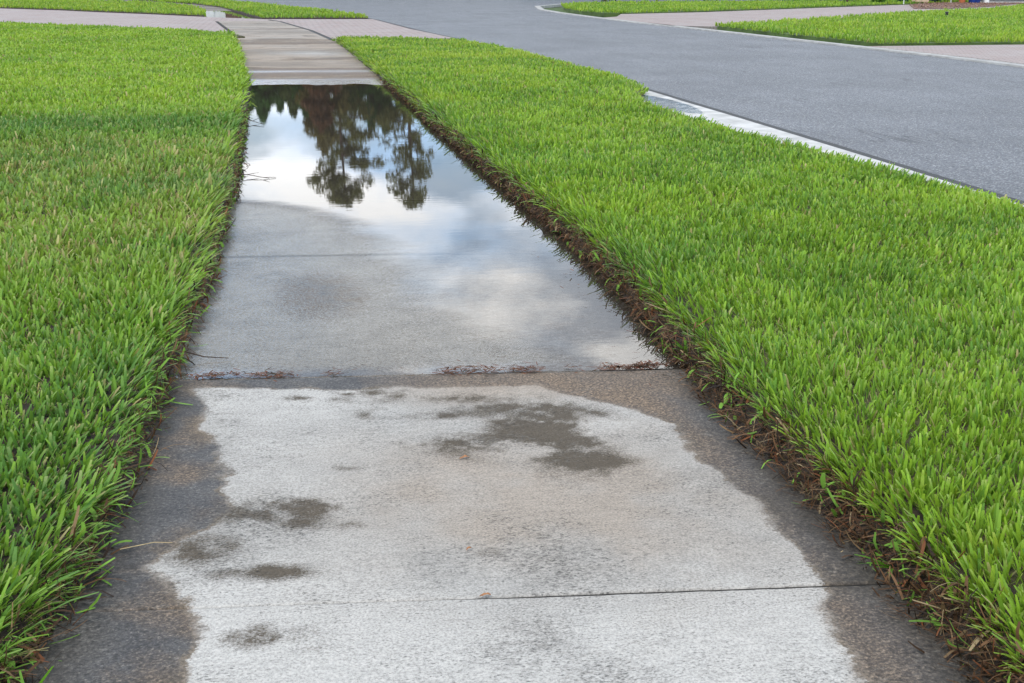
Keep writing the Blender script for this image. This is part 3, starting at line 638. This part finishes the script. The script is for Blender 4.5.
# weed sprouts at the bank foot
def sprout(loc, n, ln, label, rzb=math.pi):
    nn = n; base = np.tile(np.array([0, 0, 0.]), (nn, 1)); head = rzb + rng.normal(0, .8, nn)
    c = np.clip(np.array([.10, .24, .02]) * rng.uniform(.8, 1.3, (nn, 1)), 0, 1)
    V, F, C = blades(base, head, rng.uniform(.6, 1.2, nn), rng.uniform(ln * .6, ln, nn), rng.uniform(.006, .010, nn), rng.uniform(.1, .6, nn), c, c, np.zeros(nn), 4)
    o = link('weed_sprout', np_mesh('weed_sprout', V, F, True, {'col': C}), M_grass); o.location = loc; tag(o, label, 'weed')
sprout((1.29, 3.26, .02), 6, .05, 'small light green weed sprout low on the verge bank above the stained slab')
sprout((1.30, 3.86, .03), 8, .08, 'yellow green weed tuft at the bank foot where the puddle ends')
sprout((1.24, 2.25, .03), 7, .09, 'green weed tuft hanging on the verge bank by the nearest slab joint')
sprout((-.50, 2.02, .02), 9, .10, 'deep green weed tuft at the lower left pavement edge', 0)

# ------------------------------------------------------------------ far side: garden bed, pots, mailbox, sprinkler
bed = [(23.6, 43.9), (20.9, 42.4), (24, 46.5), (28.2, 51.0), (29.4, 54.6), (35, 54.0), (33.2, 52.6), (30.6, 50.2), (26.7, 45.5)]
M_terra = simple('terracotta', (.42, .13, .05), .75, .2, 12, .2); M_blue = simple('blue_glaze', (.012, .04, .20), .18, .3, 8); M_white = simple('white_paint', (.75, .75, .74), .5, .08, 5)
M_black = simple('black_paint', (.018, .019, .02), .45, .2, 10); M_dkgrey = simple('grey_wall', (.12, .115, .12), .8, .2, 3, .2); M_frame = simple('pale_frame', (.42, .42, .43), .5, .1, 5)
M_glass = simple('dark_glass', (.012, .013, .016), .08, .2, 3); M_stake = simple('stake', (.55, .58, .52), .6, .15, 10)
poly_slab('garden_bed', [(24.9, 44.9), (23.5, 45.0), (26.2, 50.6), (28.4, 53.2), (29.2, 56), (36, 56), (34.5, 53.4), (31.2, 51.2), (28.2, 47.6)], -.08, .058, M_mulch, 'reddish brown mulch bed in front of the house across the road', 'garden bed')
n = 2600; q = sample([(24.9, 44.9), (23.7, 45.2), (26.3, 50.6), (28.5, 53.2), (34.3, 53.2), (31.0, 51.2), (28.2, 47.6)], lambda y: 60)
n = len(q); c = np.array([[.24, .12, .08], [.15, .08, .055], [.33, .20, .15]])[rng.choice(3, n)] * rng.uniform(.7, 1.3, (n, 1))
stuff_mesh('mulch_chips', [blades(np.column_stack([q, np.full(n, .06)]), rng.uniform(0, 6.28, n), rng.uniform(.9, 1.5, n), rng.uniform(.03, .08, n), rng.uniform(.015, .035, n), np.zeros(n), c, c, np.zeros(n), 2)], M_dead, 'loose reddish mulch chips on the far garden bed', 'mulch')
def pot(loc, s, mat, label, name):
    r = empty(name, loc)
    bm = bmesh.new(); lathe(bm, [(.30 * s, 0), (.33 * s, .02 * s), (.43 * s, .45 * s), (.46 * s, .62 * s), (.46 * s, .66 * s)]); link('pot_body', mesh_from(bm, 'pot_body'), mat, r)
    bm = bmesh.new(); lathe(bm, [(.47 * s, .64 * s), (.51 * s, .66 * s), (.51 * s, .75 * s), (.47 * s, .77 * s), (.42 * s, .72 * s)]); link('pot_rim', mesh_from(bm, 'pot_rim'), mat, r)
    nn = 260; V, F, C = leaf_cloud([((0, 0, 1.05 * s), (.42 * s, .42 * s, .38 * s), nn)], .10 * s, np.array([.045, .10, .03])); o = link('foliage', np_mesh('foliage', V, F, False, {'col': C}), M_leafy, r)
    tag(r, label, 'plant pot'); return r
M_leafy = blade_mat('leaf_foliage', .42, .5)
def leaf_cloud(cl, size, col, jit=.35):
    Vs, Cs = [], []
    for (c, rad, n) in cl:
        d = rng.normal(0, 1, (n, 3)); d /= np.linalg.norm(d, axis=1)[:, None]; p = np.array(c) + d * (rng.random((n, 1)) ** .45) * np.array(rad)
        a = rng.normal(0, 1, (n, 3)); a /= np.linalg.norm(a, axis=1)[:, None]; b = np.cross(a, rng.normal(0, 1, (n, 3))); b /= np.linalg.norm(b, axis=1)[:, None]
        s = (size * rng.uniform(.5, 1.3, n))[:, None]
        Vs.append(np.stack([p - a * s, p + b * s * .45, p + a * s, p - b * s * .45], 1)); Cs.append(np.repeat((col * rng.uniform(1 - jit, 1 + jit, (n, 1)))[:, None], 4, 1))
    V = np.concatenate(Vs).reshape(-1, 3); return V, np.arange(len(V)).reshape(-1, 4), np.concatenate(Cs).reshape(-1, 3)
pot((30.15, 53.35, .05), .36, M_terra, 'terracotta orange pot standing left of the blue pot on the mulch', 'terracotta_pot')
pot((30.72, 53.3, .05), .72, M_blue, 'large dark blue glazed pot on the mulch bed', 'blue_pot')
b_ = empty('white_bucket', (31.28, 53.3, .05)); bm = bmesh.new(); lathe(bm, [(.12, 0), (.13, .01), (.15, .30), (.165, .31), (.165, .34), (.14, .335)]); link('bucket_body', mesh_from(bm, 'bucket_body'), M_white, b_)
bm = bmesh.new(); tube(bm, [(.155 * math.cos(a), .02, .33 + .13 * math.sin(a)) for a in np.linspace(0, math.pi, 12)], .006); link('bucket_handle', mesh_from(bm, 'bucket_handle'), M_frame, b_); tag(b_, 'small white bucket right beside the large blue pot', 'bucket')
for i, (x, y, lb) in enumerate([(26.45, 51.6, 'thin pale garden stake at the left end of the mulch bed'), (28.4, 53.3, 'thin pale garden stake in the middle of the mulch bed'), (29.75, 53.6, 'thin pale garden stake next to the terracotta pot')]):
    bm = bmesh.new(); tube(bm, [(0, 0, 0), (0, 0, .7), (.01, 0, 1.1)], .025, .02, 8); tube(bm, [(-.03, 0, 1.05), (.05, 0, 1.08)], .012, .012, 6); o = link('garden_stake', mesh_from(bm, 'garden_stake'), M_stake); o.location = (x, y, .05); tag(o, lb, 'stake', 'garden stakes in the mulch bed')
def bush(name, loc, rx, ry, h, col, label, cat='shrub', n=1500, group=None, leafsz=.07):
    r = empty(name, loc); cl = []
    for k in range(9): a = random.uniform(0, 6.28); q_ = random.uniform(0, .6); cl.append(((rx * q_ * math.cos(a), ry * q_ * math.sin(a), h * random.uniform(.3, .72)), (rx * .48, ry * .48, h * .33), n // 9))
    V, F, C = leaf_cloud(cl, leafsz, np.array(col)); link('foliage', np_mesh('foliage', V, F, False, {'col': C}), M_leafy, r)
    bm = bmesh.new()
    for k in range(4): a = k * 1.7; tube(bm, [(0, 0, 0), (.1 * rx * math.cos(a), .1 * ry * math.sin(a), h * .3), (.35 * rx * math.cos(a), .35 * ry * math.sin(a), h * .65)], .03, .012, 6)
    link('stem', mesh_from(bm, 'stem'), M_bark, r); tag(r, label, cat, group); return r
M_bark = simple('bark', (.13, .085, .06), .9, .4, 5, .7)
for i, (x, y, rx, h, c_, lb) in enumerate([(24.6, 53.2, 1.2, 1.4, (.03, .075, .018), 'dark green shrub left of the mulch bed'), (27.6, 53.9, .5, .75, (.05, .13, .09), 'bluish green plant in the mulch bed between two stakes'),
        (29.1, 54.1, .6, .8, (.06, .11, .085), 'grey green plant in the mulch bed left of the terracotta pot'), (25.6, 52.3, .45, .5, (.09, .19, .03), 'low bright green plant at the left tip of the mulch bed'), (30.4, 55.0, .9, 1.3, (.035, .08, .02), 'dark shrub standing behind the blue pot')]):
    bush('garden_shrub', (x, y, .03), rx, rx * .8, h, c_, lb, n=1100)
bm = bmesh.new(); box(bm, (0, 0, .16), (.75, .35, .26), .2, .06); box(bm, (.12, .05, .33), (.3, .22, .10), -.3, .03); o = link('garden_rock', mesh_from(bm, 'garden_rock'), simple('tan_stone', (.45, .33, .22), .9, .3, 6, .6)); o.location = (27.9, 52.9, .03); tag(o, 'tan stone with a smaller stone on top in the mulch bed', 'rock')
hd = [(15.5, 60.2), (18.2, 60.7), (20.9, 61.1), (23.6, 61.4), (26.3, 61.8), (29.0, 62.1)]
for i, (x, y) in enumerate(hd):
    bush('hedge_shrub', (x, y, .0), 1.7, .9, 1.25, (.035, .085, .02), ['leftmost shrub of the dark hedge row behind the far lawn', 'second shrub from the left in the far hedge row', 'third shrub from the left in the far hedge row', 'fourth shrub from the left in the far hedge row', 'fifth shrub from the left in the far hedge row', 'rightmost shrub of the far hedge row'][i], n=1400, group='hedge shrubs behind the far lawn', leafsz=.09)
# sprinkler head on the far lawn
s_ = empty('sprinkler', (19.0, 34.4, .05)); bm = bmesh.new(); lathe(bm, [(.035, 0), (.035, .10), (.045, .105), (.045, .13), (.03, .14)], 16); link('riser', mesh_from(bm, 'riser'), M_black, s_)
bm = bmesh.new(); lathe(bm, [(.03, .14), (.05, .15), (.05, .18), (.02, .19)], 16); link('nozzle', mesh_from(bm, 'nozzle'), M_black, s_); tag(s_, 'small black sprinkler head standing in the lawn across the road', 'sprinkler')
# mailbox post at the upper left
mb = empty('mailbox', (-7.6, 64.6, .05), .5)
bm = bmesh.new(); box(bm, (0, 0, .16), (.34, .34, .32), 0, .02); link('post_base', mesh_from(bm, 'post_base'), M_black, mb)
bm = bmesh.new(); box(bm, (0, 0, .72), (.11, .11, .80), 0, .01); link('post', mesh_from(bm, 'post'), M_black, mb)
bm = bmesh.new(); tube(bm, [(0, -.28, 1.24), (0, .28, 1.24)], .12, .12, 20); box(bm, (0, 0, 1.17), (.24, .558, .13)); link('mailbox_body', mesh_from(bm, 'mailbox_body'), M_black, mb); tag(mb, 'black mailbox post on a square base in the upper left lawn', 'mailbox')

# ------------------------------------------------------------------ houses
M_stucco = simple('white_stucco', (.72, .72, .71), .85, .06, 2, .1); M_roofb = simple('brown_roof', (.10, .050, .030), .85, .3, 2.5, .4); M_door = simple('door_paint', (.10, .05, .03), .5, .2, 4); M_tanw = simple('tan_stucco', (.42, .36, .29), .85, .1, 2, .1)
def wall_part(name, c, s, mat, parent, bev=.0):
    bm = bmesh.new(); box(bm, c, s, 0, bev); return link(name, mesh_from(bm, name), mat, parent)
def hip_roof(name, cx, cy, z, w_, d_, h, over, mat, parent):
    bm = bmesh.new(); W, D = w_ / 2 + over, d_ / 2 + over; rl = max(.3, W - D)
    b0 = [bm.verts.new((cx + x, cy + y, z)) for x, y in ((-W, -D), (W, -D), (W, D), (-W, D))]; b1 = [bm.verts.new((cx + x, cy + y, z + .22)) for x, y in ((-W, -D), (W, -D), (W, D), (-W, D))]
    r0, r1 = bm.verts.new((cx - rl, cy, z + h)), bm.verts.new((cx + rl, cy, z + h))
    for k in range(4): bm.faces.new((b0[k], b0[(k + 1) % 4], b1[(k + 1) % 4], b1[k]))
    bm.faces.new((b1[0], b1[1], r1, r0)); bm.faces.new((b1[1], b1[2], r1)); bm.faces.new((b1[2], b1[3], r0, r1)); bm.faces.new((b1[3], b1[0], r0)); bm.faces.new(b0[::-1])
    return link(name, mesh_from(bm, name), mat, parent)
def window(x, y, z, w_, h, parent, ax='y'):
    f = empty('tmp', (0, 0, 0)); bpy.data.objects.remove(f)
    bm = bmesh.new(); t = .09
    S_ = lambda a, b_: (a, .10, b_) if ax == 'y' else (.10, a, b_)
    O_ = lambda a, b_: (x + a, y, z + b_) if ax == 'y' else (x, y + a, z + b_)
    box(bm, O_(-w_ / 2, 0), S_(t, h + t)); box(bm, O_(w_ / 2, 0), S_(t, h + t)); box(bm, O_(0, h / 2), S_(w_ - t, t)); box(bm, O_(0, -h / 2), S_(w_ - t, t)); box(bm, O_(0, 0), S_(.05, h - t))
    fr_ = link('window', mesh_from(bm, 'window'), M_frame, parent)
    bm = bmesh.new(); box(bm, (x, y, z), (w_ - t, .05, h - t) if ax == 'y' else (.05, w_ - t, h - t)); link('pane', mesh_from(bm, 'pane'), M_glass, fr_)
# white house at the end of the road (mirrored in the puddles)
h1 = empty('house', (-3.0, 86, 0)); 
wall_part('wall', (0, 5, 1.4), (15, 10, 3.0), M_stucco, h1)
hip_roof('roof', 0, 5, 2.85, 15, 10, 2.1, .6, M_roofb, h1)
for x in (-5.2, 3.0, 4.9): window(x, -.03, 1.5, 1.3, 1.5, h1)
d_ = wall_part('door', (0.2, -.02, 1.1), (1.0, .08, 2.15), M_door, h1, .01); wall_part('handle', (.55, -.09, 1.05), (.05, .06, .14), M_frame, d_, .01)
wall_part('garage_door', (-2.4, -.02, 1.15), (2.8, .08, 2.25), M_white, h1, .01)
tag(h1, 'white single storey house with brown hip roof at the road end', 'house')
added_house = empty('house', (19.5, 68, 0), R(-14)); wall_part('wall', (0, 4, 2.8), (13, 8, 5.8), simple('added_house_blue', (.24, .40, .56), .8, .08, 2), added_house); hip_roof('roof', 0, 4, 5.6, 13, 8, 2.4, .6, simple('slate_roof', (.12, .13, .15), .8, .3, 3), added_house)  # out-of-view house added so the gutter puddle reflects grey-blue instead of white sky
for x in (-4.5, -1.5, 1.5, 4.5): window(x, -.03, 1.5, 1.3, 1.5, added_house); window(x, -.03, 4.3, 1.2, 1.3, added_house)
tag(added_house, 'unseen pale blue two storey house added behind the far hedge to tint the gutter reflection', 'house')
# house across the road at the right edge: grey base wall, dark panelled openings
h2 = empty('house', (31.6, 53.9, 0), R(-6))
wall_part('wall', (8.0, 4.5, 1.6), (16, 8.6, 3.2), M_dkgrey, h2)
hip_roof('roof', 8.0, 4.5, 3.1, 16, 8.6, 2.4, .7, M_roofb, h2)
wall_part('plinth', (8.0, .05, .04), (16.2, .5, .10), M_curb, h2)
for x in (.95, 2.05, 3.2, 4.4, 8, 11): window(x, .17, .85, .8, 1.3, h2)
d_ = wall_part('door', (6.2, .17, 1.12), (1.0, .08, 2.1), M_door, h2, .01); wall_part('handle', (6.6, .10, 1.05), (.05, .06, .14), M_frame, d_, .01)
tag(h2, 'grey walled house with dark framed panels behind the blue pot', 'house')

# ------------------------------------------------------------------ trees beyond (seen mirrored in the puddle)
def pine(name, loc, h, label, crown0=.45, wd=2.6, n=5200, col=(.20, .20, .07), group=None, seed=1):
    rd = random.Random(seed); r = empty(name, loc, rd.uniform(0, 6)); bm = bmesh.new()
    trunk = [(.15 * math.sin(i * .9 + seed), .12 * math.cos(i * 1.1), h * i / 9) for i in range(10)]
    tube(bm, trunk, .24, .05, 9); link('trunk', mesh_from(bm, 'trunk'), M_bark, r)
    bm = bmesh.new(); cl = []; nb = 44
    for k in range(nb):
        f = crown0 + (1 - crown0) * (k / (nb - 1)) ** .85; z = h * f; a = rd.uniform(0, 6.283)
        q = (f - crown0) / (1 - crown0); rad = wd * (0.35 + .75 * math.sin(math.pi * min(1, .25 + .62 * q))) * rd.uniform(.45, 1.1) * (1 - .72 * q ** 5)
        e = (rad * math.cos(a), rad * math.sin(a), z + rad * rd.uniform(-.05, .35)); mid = (e[0] * .5, e[1] * .5, z + .1)
        tube(bm, [(0, 0, z - .1), mid, e], .06, .02, 5, False)
        for p in ((e, .62), (mid, .45)) if rd.random() < .75 else ((e, .6),):
            s = p[1] * rd.uniform(.7, 1.35); cl.append((p[0], (s, s, s * .85), int(n / nb * .42 * s / .5)))
    cl.append(((0, 0, h * .97), (.8, .8, .7), n // 30))
    link('branches', mesh_from(bm, 'branches'), M_bark, r)
    V, F, C = leaf_cloud(cl, .17, np.array(col)); link('crown', np_mesh('crown', V, F, False, {'col': C}), M_leafy, r)
    tag(r, label, 'tree', group); return r
pine('pine_tree', (4.55, 100, 0), 16.2, 'tall slender pine with a full rounded top, mirrored left of the thinner one', .50, 3.0, 9500, seed=3)
pine('pine_tree', (10.0, 100, 0), 16.6, 'tall thin ragged pine mirrored at the right of the puddle', .40, 2.1, 5600, seed=8)
def broad(name, loc, h, wd, col, label, n=7000, conical=False, seed=1, group=None, nc=40):
    rd = random.Random(seed); r = empty(name, loc, rd.uniform(0, 6)); bm = bmesh.new(); tube(bm, [(0, 0, 0), (.1, 0, h * .3), (.0, .1, h * .75)], .22, .07, 8)
    cl = []
    for k in range(nc):
        f = rd.uniform(.25, 1) ** .8 if conical else rd.uniform(.25, 1); z = h * f * .94
        rr = wd * (min(1.0, (1.03 - f) * 3.2) if conical else math.sin(math.pi * min(.97, .22 + .70 * f)) ** .8) * rd.uniform(.2, 1); a = rd.uniform(0, 6.283)
        e = (rr * math.cos(a), rr * math.sin(a), z); s = wd * rd.uniform(.22, .36) * (1 if not conical else .55 + .8 * min(.7, 1 - f)); cl.append((e, (s, s, s * .8), n // nc))
        if k % 3 == 0: tube(bm, [(0, 0, z * .7), (e[0] * .6, e[1] * .6, z * .9), e], .06, .015, 5, False)
    cl.append(((0, 0, h * .97), (wd * .12, wd * .12, h * .05), n // 40))
    link('trunk', mesh_from(bm, 'trunk'), M_bark, r); V, F, C = leaf_cloud(cl, .20, np.array(col)); link('crown', np_mesh('crown', V, F, False, {'col': C}), M_leafy, r)
    tag(r, label, 'tree', group); return r
broad('broadleaf_tree', (3.05, 97, 0), 11.9, 2.2, (.20, .17, .06), 'olive brown dense tree in front of the tall pines', 9000, False, 4)
broad('russet_tree', (2.75, 93, 0), 9.6, 1.75, (.15, .075, .04), 'reddish brown leaved tree in front of the olive tree', 9000, False, 11)
GR = 'dark trees in a row behind the houses'
ordn = ['leftmost', 'second', 'third', 'fourth', 'fifth', 'sixth', 'seventh', 'eighth', 'ninth', 'tenth', 'eleventh', 'twelfth', 'thirteenth', 'rightmost']
rt = random.Random(5)
for i in range(14):
    x = -2.9 + i * 1.28 + rt.uniform(-.25, .25); h = rt.uniform(9.4, 11.0) - (.9 if i < 3 else 0) + (.5 if i in (9, 10, 11) else 0)
    tone = ('dark green', (.075, .17, .04)) if i % 3 else ('olive green', (.12, .165, .05))
    lb = f'{ordn[i]} pointed {tone[0]} tree in the row behind the tall pines' if i in (0, 13) else f'{ordn[i]} pointed {tone[0]} tree from the left in the row behind the pines'
    broad('evergreen_tree', (x, 103 + rt.uniform(0, 4), 0), h, rt.uniform(2.1, 2.7), tone[1], lb, 13000, True, 20 + i, GR, 80)
